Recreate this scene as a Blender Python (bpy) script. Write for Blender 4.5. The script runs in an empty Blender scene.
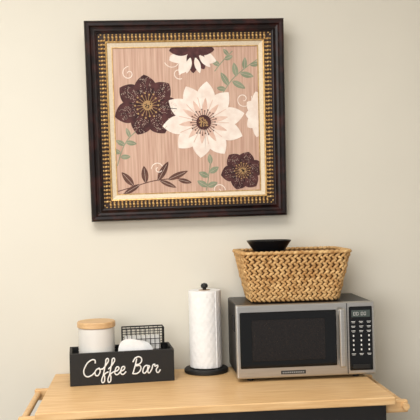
import bpy, bmesh, math, random
from mathutils import Matrix, Vector
random.seed(4)
S=bpy.context.scene
try:
    S.view_settings.view_transform='Standard'
except Exception: pass
def lin(c):
    return tuple((v/255/12.92 if v/255<=.04045 else ((v/255+.055)/1.055)**2.4) for v in c)+(1,)
def mat(name,rgb,rough=.5,metal=0,rgb2=None,scale=10,stretch=(1,1,1),bump=0,lo=.35,hi=.65,detail=4,spec=.5,coat=0):
    m=bpy.data.materials.new(name); m.use_nodes=True
    nt=m.node_tree; b=nt.nodes['Principled BSDF']
    b.inputs['Base Color'].default_value=lin(rgb); b.inputs['Roughness'].default_value=rough
    b.inputs['Metallic'].default_value=metal
    b.inputs['Specular IOR Level'].default_value=spec
    b.inputs['Coat Weight'].default_value=coat
    tc=nt.nodes.new('ShaderNodeTexCoord'); mp=nt.nodes.new('ShaderNodeMapping'); mp.inputs['Scale'].default_value=stretch
    n=nt.nodes.new('ShaderNodeTexNoise'); n.inputs['Scale'].default_value=scale; n.inputs['Detail'].default_value=detail
    nt.links.new(tc.outputs['Object'],mp.inputs[0]); nt.links.new(mp.outputs[0],n.inputs['Vector'])
    r=nt.nodes.new('ShaderNodeValToRGB'); r.color_ramp.elements[0].position=lo; r.color_ramp.elements[1].position=hi
    c2=rgb2 if rgb2 else tuple(min(255,v*1.03) for v in rgb)
    r.color_ramp.elements[0].color=lin(rgb); r.color_ramp.elements[1].color=lin(c2)
    nt.links.new(n.outputs['Fac'],r.inputs[0]); nt.links.new(r.outputs[0],b.inputs['Base Color'])
    if bump:
        bp=nt.nodes.new('ShaderNodeBump'); bp.inputs['Strength'].default_value=bump; bp.inputs['Distance'].default_value=.003
        nt.links.new(n.outputs['Fac'],bp.inputs['Height']); nt.links.new(bp.outputs[0],b.inputs['Normal'])
    return m
def empty(name,loc=(0,0,0),rot=(0,0,0)):
    o=bpy.data.objects.new(name,None); o.location=loc; o.rotation_euler=rot
    o.empty_display_size=.05
    S.collection.objects.link(o); return o
def finish(name,bm,mt,parent=None,loc=(0,0,0),rot=(0,0,0),smooth=False,bevel=0,seg=2):
    me=bpy.data.meshes.new(name); 
    bmesh.ops.recalc_face_normals(bm,faces=bm.faces[:])
    bm.to_mesh(me); bm.free()
    o=bpy.data.objects.new(name,me); S.collection.objects.link(o)
    for m in (mt if isinstance(mt,(list,tuple)) else [mt]): me.materials.append(m)
    o.location=loc; o.rotation_euler=rot
    if parent: o.parent=parent
    if smooth:
        for p in me.polygons: p.use_smooth=True
    if bevel:
        b=o.modifiers.new('bevel','BEVEL'); b.width=bevel; b.segments=seg; b.limit_method='ANGLE'
    return o
def box(name,lo,hi,mt,parent=None,bevel=0,**k):
    bm=bmesh.new(); bmesh.ops.create_cube(bm,size=1)
    lo=Vector(lo);hi=Vector(hi)
    for v in bm.verts: v.co=Vector(((lo[i]+hi[i])/2+v.co[i]*(hi[i]-lo[i])) for i in range(3))
    return finish(name,bm,mt,parent,bevel=bevel,**k)
def lathe_bm(bm,prof,n=48,c=(0,0,0)):
    rings=[]
    for r,z in prof:
        rings.append([bm.verts.new((c[0]+r*math.cos(2*math.pi*i/n),c[1]+r*math.sin(2*math.pi*i/n),c[2]+z)) for i in range(n)])
    for a,b in zip(rings,rings[1:]):
        for i in range(n): bm.faces.new((a[i],a[(i+1)%n],b[(i+1)%n],b[i]))
    bm.faces.new(rings[0]); bm.faces.new(rings[-1])
def lathe(name,prof,mt,parent=None,loc=(0,0,0),n=48,rot=(0,0,0),auto=True):
    bm=bmesh.new(); lathe_bm(bm,prof,n)
    o=finish(name,bm,mt,parent,loc,rot,smooth=True)
    if auto:
        e=o.modifiers.new('es','EDGE_SPLIT'); e.split_angle=math.radians(35)
    return o
def tube(name,paths,r,mt,parent=None,loc=(0,0,0),rot=(0,0,0),bez=False,cyc=False):
    cu=bpy.data.curves.new(name,'CURVE'); cu.dimensions='3D'; cu.bevel_depth=r; cu.bevel_resolution=2; cu.resolution_u=6
    cu.use_fill_caps=True
    for pts in paths:
        if bez:
            s=cu.splines.new('BEZIER'); s.bezier_points.add(len(pts)-1)
            for p,q in zip(s.bezier_points,pts): p.co=q; p.handle_left_type=p.handle_right_type='AUTO'
        else:
            s=cu.splines.new('POLY'); s.points.add(len(pts)-1)
            for p,q in zip(s.points,pts): p.co=(*q,1)
        s.use_cyclic_u=cyc
    o0=bpy.data.objects.new('tmp',cu); S.collection.objects.link(o0)
    dg=bpy.context.evaluated_depsgraph_get(); me=bpy.data.meshes.new_from_object(o0.evaluated_get(dg))
    bpy.data.objects.remove(o0)
    me.name=name; me.materials.clear(); me.materials.append(mt)
    for p in me.polygons: p.use_smooth=True
    o=bpy.data.objects.new(name,me); S.collection.objects.link(o); o.location=loc; o.rotation_euler=rot
    if parent:o.parent=parent
    return o

# ---------------- materials
M_wall=mat('wall_paint',(228,223,210),.85,rgb2=(230,225,212),scale=3,bump=0)
M_ceil=mat('ceiling_paint',(240,239,235),.9)
M_floor=mat('floor_wood',(120,105,92),.5,rgb2=(146,130,115),scale=6,stretch=(1,8,1))
M_ttop=mat('light_oak',(218,174,120),.45,rgb2=(234,196,144),scale=7,stretch=(1.2,14,14),bump=.05)
M_black=mat('black_lacquer',(22,21,22),.45,rgb2=(28,27,28))
M_blackm=mat('black_matte',(20,19,19),.6)
M_steel=mat('stainless',(185,182,178),.3,.9,rgb2=(200,198,194),scale=40,stretch=(.3,1,20))
M_glass=mat('black_glass',(8,8,9),.08,spec=.35)
M_win=mat('oven_window',(26,22,21),.14,rgb2=(32,27,25),scale=300,spec=.35)
M_white=mat('white_print',(232,232,230),.6)
M_grayp=mat('gray_print',(150,150,148),.6)
M_disp=mat('display',(70,80,76),.2)
M_paper=mat('paper_towel',(243,243,243),.95,rgb2=(250,250,250),scale=60,bump=.35)
M_card=mat('cardboard',(170,140,105),.9)
M_ceram=mat('ceramic_white',(222,220,216),.45)
M_lid=mat('bamboo_lid',(205,165,118),.5,rgb2=(222,185,138),scale=12,stretch=(1,8,8))
M_frame=mat('frame_dark',(20,9,9),.38,rgb2=(62,26,22),scale=26,stretch=(1,1,1),lo=.48,hi=.78,bump=.3,spec=.35)
M_gold=mat('gold_leaf',(190,146,86),.38,.5,rgb2=(226,190,128),scale=90)
M_golddk=mat('gold_recess',(46,26,14),.5,.2)
M_liner=mat('linen_liner',(226,210,184),.8,rgb2=(236,222,198),scale=200)

# ---------------- room
WY=.05
box('wall_back',(-2.4,WY,0),(2.6,WY+.1,2.75),M_wall)
box('wall_left',(-2.5,-4.6,0),(-2.4,WY+.1,2.75),M_wall)
box('wall_right',(2.6,-4.6,0),(2.7,WY+.1,2.75),M_wall)
box('floor',(-2.5,-4.6,-.1),(2.7,WY+.1,0),M_floor)
box('ceiling',(-2.5,-4.6,2.75),(2.7,WY+.1,2.85),M_ceil)
box('baseboard_back',(-2.4,WY-.015,0),(2.6,WY,.1),M_ceil)

# ---------------- kitchen cart
T=.85
cart=empty('kitchen_cart')
x0,x1,y0,y1=-.32,.757,-.535,.035
box('top_slab',(x0,y0,T-.024),(x1,y1,T),M_ttop,cart,bevel=.003)
box('body',(x0+.02,y0+.03,.12),(x1-.02,y1-.01,T-.024),M_black,cart,bevel=.003)
for i in range(3):
    w=(x1-x0-.06)/3; a=x0+.03+i*w
    box('drawer_%d'%i,(a+.012,y0+.014,T-.22),(a+w-.012,y0+.03,T-.085),M_black,cart,bevel=.003)
    box('door_panel_%d'%i,(a+.012,y0+.014,.15),(a+w-.012,y0+.03,T-.235),M_black,cart,bevel=.003)
    tube('pull_%d'%i,[[(a+w/2-.05,y0+.014,T-.15),(a+w/2-.05,y0-.012,T-.15),(a+w/2+.05,y0-.012,T-.15),(a+w/2+.05,y0+.014,T-.15)]],.005,M_steel,cart)
for i,(a,b) in enumerate([(x0+.05,y0+.05),(x1-.05,y0+.05),(x0+.05,y1-.05),(x1-.05,y1-.05)]):
    box('foot_%d'%i,(a-.02,b-.02,0),(a+.02,b+.02,.12),M_black,cart)
for k,(xs,sg) in enumerate(((x0+.02,-1),(x1-.02,1))):
    xo=xs+sg*.065
    for j,yy in enumerate((-.47,-.09)):
        box('bar_bracket_%d_%d'%(k,j),(min(xs,xo+sg*.012),yy-.011,T-.062),(max(xs,xo+sg*.012),yy+.011,T-.024),M_ttop,cart,bevel=.004)
    tube('towel_bar_%d'%k,[[(xo,-.50,T-.04),(xo,-.06,T-.04)]],.011,M_ttop,cart)

# ---------------- coffee bar box
B=empty('coffee_bar_box',(-.247,-.192,T),(0,0,math.radians(4.5)))
L,D,Hh,t=.352,.15,.109,.009
box('front',(0,0,0),(L,t,Hh),M_blackm,B,bevel=.0015)
box('back',(0,D-t,0),(L,D,Hh),M_blackm,B,bevel=.0015)
box('side_a',(0,t,0),(t,D-t,Hh),M_blackm,B,bevel=.0015)
box('side_b',(L-t,t,0),(L,D-t,Hh),M_blackm,B,bevel=.0015)
box('bottom',(t,t,0),(L-t,D-t,t),M_blackm,B)
strokes=[]
def add(pts,ox): strokes.append([(ox+x,y) for x,y in pts])
add([(1.35,1.55),(1.2,1.95),(.7,1.9),(.2,1.2),(.15,.45),(.55,0),(1.1,.1),(1.5,.5)],0)
add([(.45,.95),(.15,.75),(.05,.35),(.3,.02),(.6,.3),(.58,.75),(.4,.93),(.6,.8),(.95,.85)],1.45)
for ox in (2.3,3.05):
    add([(0,.75),(.4,1.3),(.55,1.95),(.4,2.05),(.3,1.4),(.25,.2),(.2,-.75),(.35,-.85),(.45,-.2),(.35,.1),(.8,.45)],ox)
for ox in (3.8,4.5):
    add([(0,.4),(.4,.55),(.5,.85),(.3,.98),(.1,.6),(.15,.15),(.4,.02),(.75,.35)],ox)
add([(.35,1.85),(.3,1.0),(.15,0)],5.95)
add([(-.05,1.45),(.2,1.95),(.75,2.0),(1.0,1.6),(.75,1.15),(.35,1.05),(.9,.95),(1.05,.5),(.7,.05),(.15,.02)],5.95)
add([(.7,.85),(.4,.95),(.1,.45),(.25,.02),(.6,.3),(.75,.9),(.7,.3),(.85,.02),(1.15,.4)],7.2)
add([(0,.4),(.25,1.05),(.35,.8),(.65,.88),(.58,.3),(.8,0),(1.1,.35)],8.35)
u=.0278
txt=[[(x*u+y*u*.18,0,y*u) for x,y in s] for s in strokes]
tube('lettering',txt,.0023,M_white,B,loc=(.040,-.0005,.031),bez=True)

# canister
can=empty('lidded_canister',(-.160,-.112,T+.0095))
pr=[(.0,0),(.058,0),(.061,.004)]
z=.008
while z<.170:
    pr+=[(.0627,z),(.0608,z+.005)]; z+=.010
pr+=[(.061,.174),(.058,.176),(0,.176)]
lathe('jar',pr,M_ceram,can,n=64,auto=False)
lathe('lid',[(0,.1765),(.062,.1765),(.0655,.179),(.0655,.194),(.063,.1975),(0,.1975)],M_lid,can,n=64)

# wire organiser with papers
wr=empty('wire_organizer',(-.0,-.098,T+.0095),(0,0,math.radians(4.5)))
w0,w1,d0,d1,hz=-.072,.072,-.012,.045,.165
paths=[]
for z in (.002,hz):
    paths.append([(w0,d0,z),(w1,d0,z),(w1,d1,z),(w0,d1,z),(w0,d0,z)])
tube('rim_wires',paths,.0024,M_blackm,wr)
g=[]
n=9
for i in range(n+1):
    x=w0+(w1-w0)*i/n
    g.append([(x,d0,0),(x,d0,hz)]); g.append([(x,d1,0),(x,d1,hz)])
for i in range(5):
    y=d0+(d1-d0)*i/4
    g.append([(w0,y,0),(w0,y,hz)]); g.append([(w1,y,0),(w1,y,hz)])
for k in range(1,9):
    z=hz*k/9
    g.append([(w0,d0,z),(w1,d0,z),(w1,d1,z),(w0,d1,z),(w0,d0,z)])
tube('grid_wires',g,.0012,M_blackm,wr)
for i in range(5):
    y=d0+.006+i*.009
    box('packet_%d'%i,(w0+.008,y,.004),(w1-.012,y+.006,.132+.003*(i%3)),M_ceram,wr,bevel=.002)
# coffee filters in front of it
fl=empty('coffee_filters',(-.038,-.155,T+.0095),(0,0,math.radians(4.5)))
bm=bmesh.new()
for k in range(6):
    N=28; vs=[]
    dy=k*.0045; dx=k*.006; top=.078-.002*k
    for i in range(N+1):
        a=math.pi*i/N; rr=.048
        ca=math.cos(a); sa=math.sin(a)
        px=-rr*abs(ca)**.7*(1 if ca>0 else -1)+dx; pz=top+.058*sa**.8+(.008*ca)
        vs.append((bm.verts.new((px,dy,pz)),bm.verts.new((px,dy+.0032,pz))))
    f=bm.verts.new((-.038+dx,dy,0)); b_=bm.verts.new((.038+dx,dy,0))
    bm.faces.new([f]+[v[0] for v in vs]+[b_])
    f2=bm.verts.new((-.038+dx,dy+.0032,0)); b2=bm.verts.new((.038+dx,dy+.0032,0))
    bm.faces.new([f2]+[v[1] for v in vs]+[b2])
    for a_,b3 in zip(vs,vs[1:]): bm.faces.new((a_[0],b3[0],b3[1],a_[1]))
finish('filter_stack',bm,M_paper,fl)

# ---------------- paper towel holder
P=empty('paper_towel_holder',(.2235,-.034,T))
lathe('base',[(0,0),(.076,0),(.079,.004),(.079,.012),(.075,.016),(.02,.018),(0,.018)],M_blackm,P,n=64)
lathe('rod',[(0,.01),(.007,.01),(.007,.300),(.012,.303),(.013,.309),(.010,.316),(0,.319)],M_blackm,P,n=24)
bm=bmesh.new()
N=96; K=60; Rr=.0585; z0,z1=.021,.293
gr=[]
for k in range(K+1):
    z=z0+(z1-z0)*k/K; row=[]
    for i in range(N):
        a=2*math.pi*i/N
        q=abs(math.sin(a*9+z*90))*abs(math.sin(a*9-z*90))
        r=Rr-.0012+.0015*q**.5
        if k in(0,K): r-=.001
        row.append(bm.verts.new((r*math.cos(a),r*math.sin(a),z)))
    gr.append(row)
for a,b in zip(gr,gr[1:]):
    for i in range(N): bm.faces.new((a[i],a[(i+1)%N],b[(i+1)%N],b[i]))
for z,row in ((z0,gr[0]),(z1,gr[-1])):
    inn=[bm.verts.new((.021*math.cos(2*math.pi*i/N),.021*math.sin(2*math.pi*i/N),z)) for i in range(N)]
    for i in range(N): bm.faces.new((row[i],row[(i+1)%N],inn[(i+1)%N],inn[i]))
finish('towel_roll',bm,M_paper,P,smooth=True).modifiers.new('es','EDGE_SPLIT').split_angle=math.radians(50)
lathe('core',[(.0185,.021),(.0215,.021),(.0215,.294),(.0185,.294)],M_card,P,n=32)
box('loose_sheet_edge',(.035,-.0485,.021),(.0365,-.045,.293),M_paper,P)

# ---------------- microwave
mx0,mx1,my0,my1=.310,.784,-.247,.025
mz0,mz1=T+.012,T+.258
MW=empty('microwave_oven',(mx0,my0,mz0))
W_,Dp,H_=mx1-mx0,my1-my0,mz1-mz0
M_case=mat('case_dark',(44,42,43),.4,.4)
box('case',(.003,.022,.003),(W_-.003,Dp,H_),M_case,MW,bevel=.006)
box('front_plate',(0,.0,0),(W_,.024,H_),M_steel,MW,bevel=.005,seg=3)
xd=.368
box('door_black',(.012,-.004,.034),(xd-.028,.002,H_-.024),M_glass,MW,bevel=.003)
box('door_window',(.052,-.0055,.058),(xd-.068,-.003,H_-.05),M_win,MW,bevel=.004)
box('door_gap',(xd+.008,-.001,.004),(xd+.0105,.002,H_-.004),M_blackm,MW)
box('door_handle',(xd-.024,-.03,.03),(xd-.002,-.016,H_-.018),M_steel,MW,bevel=.006,seg=3)
box('handle_mount_a',(xd-.02,-.018,.036),(xd-.006,.002,.052),M_steel,MW)
box('handle_mount_b',(xd-.02,-.018,H_-.042),(xd-.006,.002,H_-.026),M_steel,MW)
px0,px1=xd+.016,W_-.010
box('control_panel',(px0,-.004,.014),(px1,.002,H_-.016),M_glass,MW,bevel=.003)
box('display',(px0+.008,-.0055,H_-.052),(px1-.008,-.003,H_-.028),M_disp,MW,bevel=.001)
for i,xx in enumerate((.018,.028,.044,.054)):
    tube('digit_%d'%i,[[(px0+xx-.003,-.006,H_-.045),(px0+xx+.003,-.006,H_-.045),(px0+xx+.003,-.006,H_-.035),(px0+xx-.003,-.006,H_-.035),(px0+xx-.003,-.006,H_-.045)]],.0006,M_white,MW)
bm=bmesh.new()
def addbox(bm,lo,hi):
    r=bmesh.ops.create_cube(bm,size=1)
    for v in r['verts']: v.co=Vector(((lo[i]+hi[i])/2+v.co[i]*(hi[i]-lo[i])) for i in range(3))
pw=px1-px0
for r_ in range(8):
    for c_ in range(3):
        cx=px0+pw*(c_+.5)/3; cz=H_-.068-r_*.0155
        if r_ in(3,4,5,6):
            addbox(bm,(cx-.0022,-.0052,cz-.003),(cx+.0022,-.0035,cz+.003))
        else:
            addbox(bm,(cx-.007,-.0052,cz+.0008),(cx+.007,-.0035,cz+.0022)); addbox(bm,(cx-.005,-.0052,cz-.003),(cx+.005,-.0035,cz-.0018))
finish('keypad_print',bm,M_white,MW)
box('open_button',(px0+.01,-.007,.02),(px1-.01,-.003,.036),M_blackm,MW,bevel=.002)
box('badge',(.148,-.0015,.011),(.232,.001,.023),M_blackm,MW,bevel=.0005)
bm=bmesh.new()
for i in range(12): addbox(bm,(.153+i*.0063,-.0022,.0145),(.157+i*.0063,-.001,.0195))
finish('badge_print',bm,M_grayp,MW)
bm=bmesh.new()
for i in range(6): addbox(bm,(-.0,.06+i*.012,.15),(.0035,.066+i*.012,.2))
finish('side_vents',bm,M_blackm,MW)
for i,(a,b) in enumerate([(.05,.04),(W_-.06,.04),(.05,Dp-.04),(W_-.06,Dp-.04)]):
    lathe('foot_%d'%i,[(0,-.012),(.011,-.012),(.013,.004),(0,.004)],M_blackm,MW,loc=(a,b,0),n=20)

# ---------------- woven basket
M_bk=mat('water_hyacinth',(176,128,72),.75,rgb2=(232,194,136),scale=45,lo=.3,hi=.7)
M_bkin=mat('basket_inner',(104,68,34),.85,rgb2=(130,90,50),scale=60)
BK=empty('woven_basket',(.526,-.103,mz1+.001))
hb,ht=(.150,.103),(.187,.131); BH=.170
def rr(s,hx,hy,rc):
    a=2*(hx-rc);b=2*(hy-rc);q=math.pi*rc/2;P_=2*a+2*b+4*q; d=(s%1)*P_
    segs=[(a,'l',(-hx+rc,-hy),(1,0),(0,-1)),(q,'c',(hx-rc,-hy+rc),-90,0),(b,'l',(hx,-hy+rc),(0,1),(1,0)),(q,'c',(hx-rc,hy-rc),0,0),(a,'l',(hx-rc,hy),(-1,0),(0,1)),(q,'c',(-hx+rc,hy-rc),90,0),(b,'l',(-hx,hy-rc),(0,-1),(-1,0)),(q,'c',(-hx+rc,-hy+rc),180,0)]
    for sg in segs:
        if d<=sg[0]+1e-9:
            if sg[1]=='l': return (sg[2][0]+sg[3][0]*d,sg[2][1]+sg[3][1]*d,sg[4][0],sg[4][1])
            an=math.radians(sg[3])+d/rc
            return (sg[2][0]+rc*math.cos(an),sg[2][1]+rc*math.sin(an),math.cos(an),math.sin(an))
        d-=sg[0]
    return rr(0,hx,hy,rc)
def wallpt(s,t,off=0):
    hx=hb[0]+(ht[0]-hb[0])*t; hy=hb[1]+(ht[1]-hb[1])*t
    x,y,nx,ny=rr(s,hx,hy,.035)
    x+=nx*off;y+=ny*off
    return Vector((x,y,BH*t)),Vector((nx,ny,-.2)).normalized()
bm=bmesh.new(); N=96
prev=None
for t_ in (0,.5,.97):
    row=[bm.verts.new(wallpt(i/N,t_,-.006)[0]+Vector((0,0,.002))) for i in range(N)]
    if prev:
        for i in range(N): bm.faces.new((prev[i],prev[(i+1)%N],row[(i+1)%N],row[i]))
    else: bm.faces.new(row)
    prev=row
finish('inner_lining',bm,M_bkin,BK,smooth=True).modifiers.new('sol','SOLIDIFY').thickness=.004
bm=bmesh.new()
def capsule(p,d,nrm,L_,w,th):
    s=d.cross(nrm).normalized(); nrm=s.cross(d).normalized()
    R6=6; K6=[-1,-.75,-.3,.3,.75,1]; rows=[]
    for k in K6:
        sc=math.sqrt(max(0,1-abs(k)**2.6))*.95+.05
        rows.append([bm.verts.new(p+d*(k*L_/2)+s*(math.cos(2*math.pi*i/R6)*w/2*sc)+nrm*(math.sin(2*math.pi*i/R6)*th/2*sc)) for i in range(R6)])
    for a,b in zip(rows,rows[1:]):
        for i in range(R6): bm.faces.new((a[i],a[(i+1)%R6],b[(i+1)%R6],b[i]))
    bm.faces.new(rows[0]);bm.faces.new(rows[-1])
rows=8; rh=.93/rows
for r_ in range(rows):
    nn=58
    for i in range(nn):
        for h in (0,1):
            t_=.03+rh*(r_+.27+.5*h)
            s_=(i+(.5 if r_%2 else 0)+(.5*h))/nn
            p,nv=wallpt(s_,t_)
            p2,_=wallpt(s_+.002,t_)
            tg=(p2-p).normalized()
            up=nv.cross(tg).normalized()
            if up.z<0: up=-up
            sg=1 if h else -1
            d=(tg*.80+up*sg*.62+nv*random.uniform(-.06,.06)).normalized()
            capsule(p+nv*random.uniform(-.001,.002),d,nv,.0225*random.uniform(.95,1.12),.0108,.0100)
nn=70
for i in range(nn):
    for h in (0,1):
        p,nv=wallpt((i+.5*h)/nn,1.0,-.002+(.004 if h else -.004)); p2,_=wallpt((i+.5*h)/nn+.002,1.0)
        tg=(p2-p).normalized()
        d=(tg+nv*(.6 if h else -.6)+Vector((0,0,.25 if h else -.25))).normalized()
        capsule(p,d,Vector((0,0,1)),.026,.0125,.013)
finish('weave',bm,M_bk,BK,smooth=True)

# ---------------- bowls stacked in basket
M_bowl=mat('black_ceramic',(20,20,22),.3)
BW=empty('bowl_stack',(.448,-.118,mz1+.012),(0,0,0))
def bowl(zb,nm):
    lathe(nm,[(0,zb),(.036,zb),(.038,zb+.006),(.060,zb+.035),(.0775,zb+.060),(.079,zb+.063),(.076,zb+.063),(.056,zb+.036),(.033,zb+.012),(0,zb+.010)],M_bowl,BW,n=56)
for i in range(7): bowl([0,.018,.036,.054,.072,.09,.136][i],'bowl_%d'%i)
lathe('cup_between',[(0,.11),(.03,.11),(.034,.118),(.034,.146),(0,.146)],M_bowl,BW,n=32)

# ---------------- framed art
FW,FH=.712,.712
lean=math.radians(5.2)
F=empty('framed_floral_picture',(.182,.017,1.402))
F.rotation_mode='XYZ'
Rm=Matrix.Rotation(lean,4,'X')@Matrix.Rotation(math.radians(-.6),4,'Y')
F.rotation_euler=Rm.to_euler()
U=FW/200
def L3(uu,vv,h=0):
    return Vector(((uu-100)*U,-h,(200-vv)*U))
def rect(x,y):
    yt=20-(x-83)*.01; yb=222-(x-94)*.036
    xl=83+(y-20)*11/202; xr=284+(y-18)*2/198
    return ((x-xl)/(xr-xl)*200,(y-yt)/(yb-yt)*200)
def moulding(name,prof,mt):
    bm=bmesh.new(); rings=[]
    for d,h in prof:
        rings.append([bm.verts.new(L3(a,b,h)) for a,b in((d,d),(200-d,d),(200-d,200-d),(d,200-d))])
    for a,b in zip(rings,rings[1:]):
        for i in range(4): bm.faces.new((a[i],a[(i+1)%4],b[(i+1)%4],b[i]))
    return finish(name,bm,mt,F)
moulding('outer_moulding',[(0,-.02),(0,.012),(.8,.018),(2.5,.021),(5,.02),(6.5,.014),(8.5,.012),(10,.014),(11.5,.018),(12.4,.017),(12.6,.008),(13,-.005)],M_frame)
moulding('gold_channel',[(12.4,.0),(12.5,.010),(20.5,.008),(20.6,0)],M_golddk)
moulding('gold_lip',[(20.2,.0),(20.3,.011),(21.0,.0125),(21.9,.011),(22.2,.0)],M_gold)
moulding('linen_liner',[(22,.0),(22.1,.009),(26.2,.003),(26.8,.0035),(27.2,.0)],M_liner)
moulding('inner_fillet',[(26.1,.0),(26.2,.0045),(27.0,.0045),(27.1,.0)],M_gold)
bm=bmesh.new()
def ell(c,ax,bx,n_,a,b,h):
    R_=8
    rows=[]
    for el in (0,35,65):
        e=math.radians(el)
        rows.append([bm.verts.new(c+ax*(a*math.cos(e)*math.cos(2*math.pi*i/R_))+bx*(b*math.cos(e)*math.sin(2*math.pi*i/R_))+n_*(h*math.sin(e))) for i in range(R_)])
    for p,q in zip(rows,rows[1:]):
        for i in range(R_): bm.faces.new((p[i],p[(i+1)%R_],q[(i+1)%R_],q[i]))
    bm.faces.new(rows[-1])
NB=44
for side in range(4):
    for i in range(NB):
        tt=14+ (200-28)*(i+.5)/NB
        for lane in (0,1,2):
            d=[14.0,16.6,19.2][lane]
            if tt<d or tt>200-d: continue
            uv=[(tt,d),(200-d,tt),(200-tt,200-d),(d,200-tt)][side]
            ax=[Vector((1,0,0)),Vector((0,0,-1)),Vector((-1,0,0)),Vector((0,0,1))][side]
            inw=[Vector((0,0,-1)),Vector((-1,0,0)),Vector((0,0,1)),Vector((1,0,0))][side]
            c=L3(uv[0],uv[1],.0085)
            if lane==1:
                a2=(ax+inw*.35).normalized(); ell(c,a2,inw,Vector((0,-1,0)),1.4*U,1.9*U,.006)
            else: ell(c,ax,inw,Vector((0,-1,0)),1.1*U,.85*U,.004)
finish('gold_beading',bm,M_gold,F,smooth=True)
box('backing_board',(-.35,.001,.01),(.35,.012,.70),M_card,F)
M_canvas=mat('canvas_paint',(188,148,130),.85,rgb2=(222,190,170),scale=6,stretch=(26,1,1.0),lo=.3,hi=.72,detail=8)
def flat(name,polys,mt,h):
    bm=bmesh.new()
    for j,pl in enumerate(polys):
        hh=h+(j%12)*.00004
        pts=[(min(172.8,max(27.2,a)),min(172.8,max(27.2,b))) for a,b in pl]
        q=[]
        for p in pts:
            if not q or (abs(p[0]-q[-1][0])+abs(p[1]-q[-1][1]))>1e-3: q.append(p)
        if len(q)<3: continue
        vs=[bm.verts.new(L3(a,b,hh)) for a,b in q]
        try: bm.faces.new(vs)
        except Exception: pass
    bmesh.ops.triangulate(bm,faces=bm.faces[:])
    me=bpy.data.meshes.new(name); bm.to_mesh(me); bm.free(); me.materials.append(mt)
    o=bpy.data.objects.new(name,me); S.collection.objects.link(o); o.parent=F; return o
flat('canvas',[[(27,27),(173,27),(173,173),(27,173)]],M_canvas,.0010)
def petal(cx,cy,ang,r0,r1,w,point=.6,bend=0,sharp=.75):
    a=math.radians(ang); dx,dy=math.cos(a),-math.sin(a); nx,ny=-dy,dx
    N=16; Lp=[];Rp=[]
    for i in range(N+1):
        t_=i/N
        wd=w/2*(math.sin(math.pi*min(1,t_**point))**sharp if 0<t_<1 else 0)
        if t_==0: wd=w*.12
        r=r0+(r1-r0)*t_; bb=bend*t_*t_
        Lp.append((cx+dx*r+nx*(wd+bb),cy+dy*r+ny*(wd+bb))); Rp.append((cx+dx*r+nx*(-wd+bb),cy+dy*r+ny*(-wd+bb)))
    return Lp+Rp[::-1]
def disc(cx,cy,r,n=16): return [(cx+r*math.cos(2*math.pi*i/n),cy+r*math.sin(2*math.pi*i/n)) for i in range(n)]
def line(p,w):
    out=[];o2=[]
    for i in range(len(p)):
        a=p[max(0,i-1)];b=p[min(len(p)-1,i+1)]
        l=math.hypot(b[0]-a[0],b[1]-a[1]) or 1; nx,ny=-(b[1]-a[1])/l*w/2,(b[0]-a[0])/l*w/2
        out.append((p[i][0]+nx,p[i][1]+ny));o2.append((p[i][0]-nx,p[i][1]-ny))
    return [[out[i],out[i+1],o2[i+1],o2[i]] for i in range(len(p)-1)]
def smooth(p,n=6):
    q=[]
    P_=[p[0]]+list(p)+[p[-1]]
    for i in range(1,len(P_)-2):
        for k in range(n):
            t_=k/n
            q.append(tuple(.5*((2*P_[i][j])+(-P_[i-1][j]+P_[i+1][j])*t_+(2*P_[i-1][j]-5*P_[i][j]+4*P_[i+1][j]-P_[i+2][j])*t_*t_+(-P_[i-1][j]+3*P_[i][j]-3*P_[i+1][j]+P_[i+2][j])*t_**3) for j in (0,1)))
    q.append(p[-1]); return q
M_cream=mat('petal_cream',(238,220,208),.85,rgb2=(250,240,230),scale=30,bump=.1)
M_pink=mat('petal_pink',(218,180,162),.85,rgb2=(234,204,188),scale=40)
M_dark=mat('petal_dark',(62,32,34),.8,rgb2=(92,52,52),scale=40)
M_dark2=mat('petal_darker',(36,19,21),.8)
M_dots=mat('dots_cream',(196,174,160),.85)
M_green=mat('leaf_sage',(132,142,116),.85,rgb2=(152,160,134),scale=30)
M_brown=mat('leaf_brown',(88,58,52),.85,rgb2=(112,78,68),scale=30)
M_ochre=mat('centre_ochre',(176,140,96),.8)
cx,cy=rect(203,121)
tips=[(206,80),(228,91),(244,112),(242,135),(224,153),(200,157),(178,147),(162,125),(168,99),(185,85)]
pp=[];pk=[];ribs=[]
for x,y in tips:
    a,b=rect(x,y); an=math.degrees(math.atan2(-(b-cy),a-cx)); r=math.hypot(a-cx,b-cy)
    pp.append(petal(cx,cy,an,4,r,19 if r>30 else 18,1.25,sharp=.9))
order=[0,2,4,6,8,1,3,5,7,9]
flat('cream_petals',[pp[i] for i in order],M_cream,.0016)
for i in order:
    x,y=tips[i];a,b=rect(x,y); an=math.degrees(math.atan2(-(b-cy),a-cx)); r=math.hypot(a-cx,b-cy)
    pk.append(petal(cx,cy,an,5,r*.6,5.5,.7))
    ribs+=line([(cx+math.cos(math.radians(an+18))*rr_,cy-math.sin(math.radians(an+18))*rr_) for rr_ in (10,r*.62)],.7)
flat('cream_petal_shade',pk,M_pink,.0022)
flat('cream_petal_edges',ribs,M_pink,.0023)
st=[]
for i in range(26):
    a=2*math.pi*i/26; rr_=11.5+1.5*(i%2)
    st+=line([(cx+6*math.cos(a),cy+6*math.sin(a)),(cx+rr_*math.cos(a),cy+rr_*math.sin(a))],.6)
    st.append(disc(cx+rr_*math.cos(a),cy+rr_*math.sin(a),.8,8))
flat('cream_flower_stamens',st,M_brown,.0028)
flat('cream_flower_centre',[disc(cx,cy,7.5,24)],M_dark,.0034)
flat('cream_flower_eye',[disc(cx+random.uniform(-6,6)*.75,cy+random.uniform(-6,6)*.75,.7,8) for _ in range(34)],M_ochre,.0037)
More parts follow.
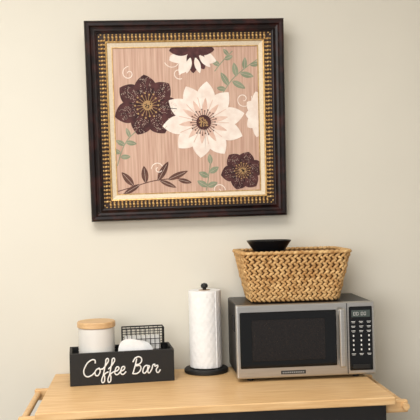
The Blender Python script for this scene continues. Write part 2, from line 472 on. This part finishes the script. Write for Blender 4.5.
def darkflower(nm,px,py,R0,n,rot,w,z):
    cx,cy=rect(px,py)
    P_=[petal(cx,cy,rot+360/n*i,2,R0*(1+.06*((i*7)%3-1)),w,1.3,sharp=.85) for i in range(n)]
    flat(nm+'_petals',P_,M_dark,z)
    rb=[];dt=[]
    for i in range(n):
        an=math.radians(rot+360/n*i)
        for k in range(int(R0*1.8)):
            rr_=random.uniform(R0*.4,R0*.88); da=random.uniform(-1,1)*w*.28/rr_
            dt.append(disc(cx+rr_*math.cos(an+da),cy-rr_*math.sin(an+da),R0*.007+.1,6))
        rb+=line([(cx+math.cos(an)*q,cy-math.sin(an)*q) for q in (R0*.25,R0*.9)],.6)
        an2=an+math.pi/n
        rb+=line([(cx+math.cos(an2)*q,cy-math.sin(an2)*q) for q in (R0*.2,R0*.55)],1.0)
    flat(nm+'_veins',rb,M_dark2,z+.0006); flat(nm+'_speckles',dt,M_dots,z+.0012)
    st=[]
    for i in range(18):
        a=2*math.pi*i/18; rr_=R0*(.33+.05*(i%2)); st.append(disc(cx+rr_*math.cos(a),cy+rr_*math.sin(a),R0*.025+.2,8))
        st+=line([(cx+R0*.1*math.cos(a),cy+R0*.1*math.sin(a)),(cx+R0*.31*math.cos(a),cy+R0*.31*math.sin(a))],.45)
    flat(nm+'_stamens',st,M_ochre,z+.0018)
    flat(nm+'_centre',[disc(cx,cy,R0*.15,20)],M_ochre,z+.0024)
    flat(nm+'_eye',[disc(cx+random.uniform(-1,1)*R0*.09,cy+random.uniform(-1,1)*R0*.09,.6,8) for _ in range(14)],M_dark2,z+.0027)
darkflower('dark_flower',147,104,33,7,95,21.5,.0014)
darkflower('small_dark_flower',242,170,21.5,6,70,16.5,.0014)
a,b=rect(192,56)
flat('top_blossom_cream',[petal(a,b-4,s,0,25,13,.9) for s in (-165,-20,-125)],M_cream,.0014)
flat('top_blossom_dark',[petal(a,b-9,s,0,rr_,13,.9) for s,rr_ in((-175,24),(-5,22),(-90,25),(-62,24))],M_dark,.0020)
flat('top_blossom_tips',[petal(a,b-9,s,10,26,6,.9) for s in (-105,-75,-48)],M_cream,.0026)
a,b=rect(262,113)
flat('edge_flower',[petal(a,b,s,2,r,14,.9) for s,r in((180,17),(140,20),(220,20),(105,24),(255,24))],M_cream,.0014)
flat('edge_flower_centre',[disc(a+1,b,4)],M_pink,.0020)
def spray(nm,stem,leaves,mt,z=.0012):
    st=smooth([rect(*p) for p in stem])
    flat(nm+'_stem',line(st,.9),mt,z)
    lf=[]
    for x,y,an,l,w in leaves:
        a,b=rect(x,y); lf.append(petal(a,b,an,0,l,w,.85))
    flat(nm+'_leaves',lf,mt,z+.0002)
    flat(nm+'_veins',sum([line([rect(x,y),(rect(x,y)[0]+math.cos(math.radians(an))*l*.85,rect(x,y)[1]-math.sin(math.radians(an))*l*.85)],.35) for x,y,an,l,w in leaves],[]),M_dots,z+.0009)
spray('brown_spray',[(119,191),(135,186),(155,180),(178,178),(190,181)],[(134,185,130,18,7),(146,182,95,17,7),(158,180,60,22,7),(168,179,22,22,6),(140,184,-150,20,5.5),(160,180,-25,18,5),(178,179,-15,14,5)],M_brown)
spray('sage_spray_top',[(222,92),(232,78),(246,66),(258,58)],[(228,84,120,15,6),(236,75,100,14,6),(244,68,85,12,5),(250,64,10,12,5),(240,72,-15,14,6),(232,80,-30,15,6),(225,88,170,9,5)],M_green)
spray('sage_spray_left',[(118,165),(122,150),(128,138),(136,130)],[(121,152,160,10,5),(125,144,150,10,5),(126,141,-10,11,5),(130,136,110,10,4),(121,156,0,10,5)],M_green)
spray('sage_spray_low',[(206,190),(208,176),(210,160)],[(207,186,150,12,6),(207,186,20,11,6),(208,176,155,11,6),(209,172,30,11,6),(210,163,95,10,5)],M_green)
spray('sage_spray_topright',[(214,70),(222,60),(232,50)],[(219,64,150,9,5),(224,58,20,9,5),(228,54,130,8,4)],M_green)
sw=[]
def swirl(px,py,r,start,turns,sgn=1):
    a,b=rect(px,py); p=[]
    for i in range(30):
        t_=i/29; an=math.radians(start)+sgn*turns*2*math.pi*t_; q=r*(1-.85*t_)
        p.append((a+q*math.cos(an),b-q*math.sin(an)))
    return line(p,.8)
for s in ((172,58,9,200,1.2,1),(243,98,9,20,1.3,-1),(128,72,7,90,1.2,1),(158,168,7,180,1.2,-1),(218,190,7,0,1.2,1),(178,72,6,300,1.1,-1)): sw+=swirl(*s)
flat('scroll_lines',sw,M_cream,.0013)

# ---------------- lights
def area(name,loc,rot,sx,sy,e,col=(1,1,1)):
    l=bpy.data.lights.new(name,'AREA'); l.shape='RECTANGLE'; l.size=sx; l.size_y=sy; l.energy=e; l.color=col
    o=bpy.data.objects.new(name,l); o.location=loc; o.rotation_euler=rot; S.collection.objects.link(o)
area('ceiling_light',(-.5,-1.7,2.7),(0,0,0),1.6,1.2,45,(1,.98,.94))
area('window_light',(-1.6,-4.2,1.7),(math.radians(82),0,math.radians(-22)),1.8,1.5,54,(1,1,1))
w=bpy.data.worlds.new('world'); S.world=w; w.use_nodes=True
w.node_tree.nodes['Background'].inputs[0].default_value=(1,.99,.98,1); w.node_tree.nodes['Background'].inputs[1].default_value=.6

# ---------------- camera
cam=bpy.data.objects.new('camera',bpy.data.cameras.new('camera')); S.collection.objects.link(cam); S.camera=cam
cam.data.sensor_width=36; cam.data.lens=36*800/420
R=Matrix.Rotation(math.radians(-5),4,'Z')@Matrix.Rotation(math.radians(90),4,'X')@Matrix.Rotation(math.radians(-1.4),4,'Z')
cam.matrix_world=Matrix.Translation((0,-2.9,1.43))@R
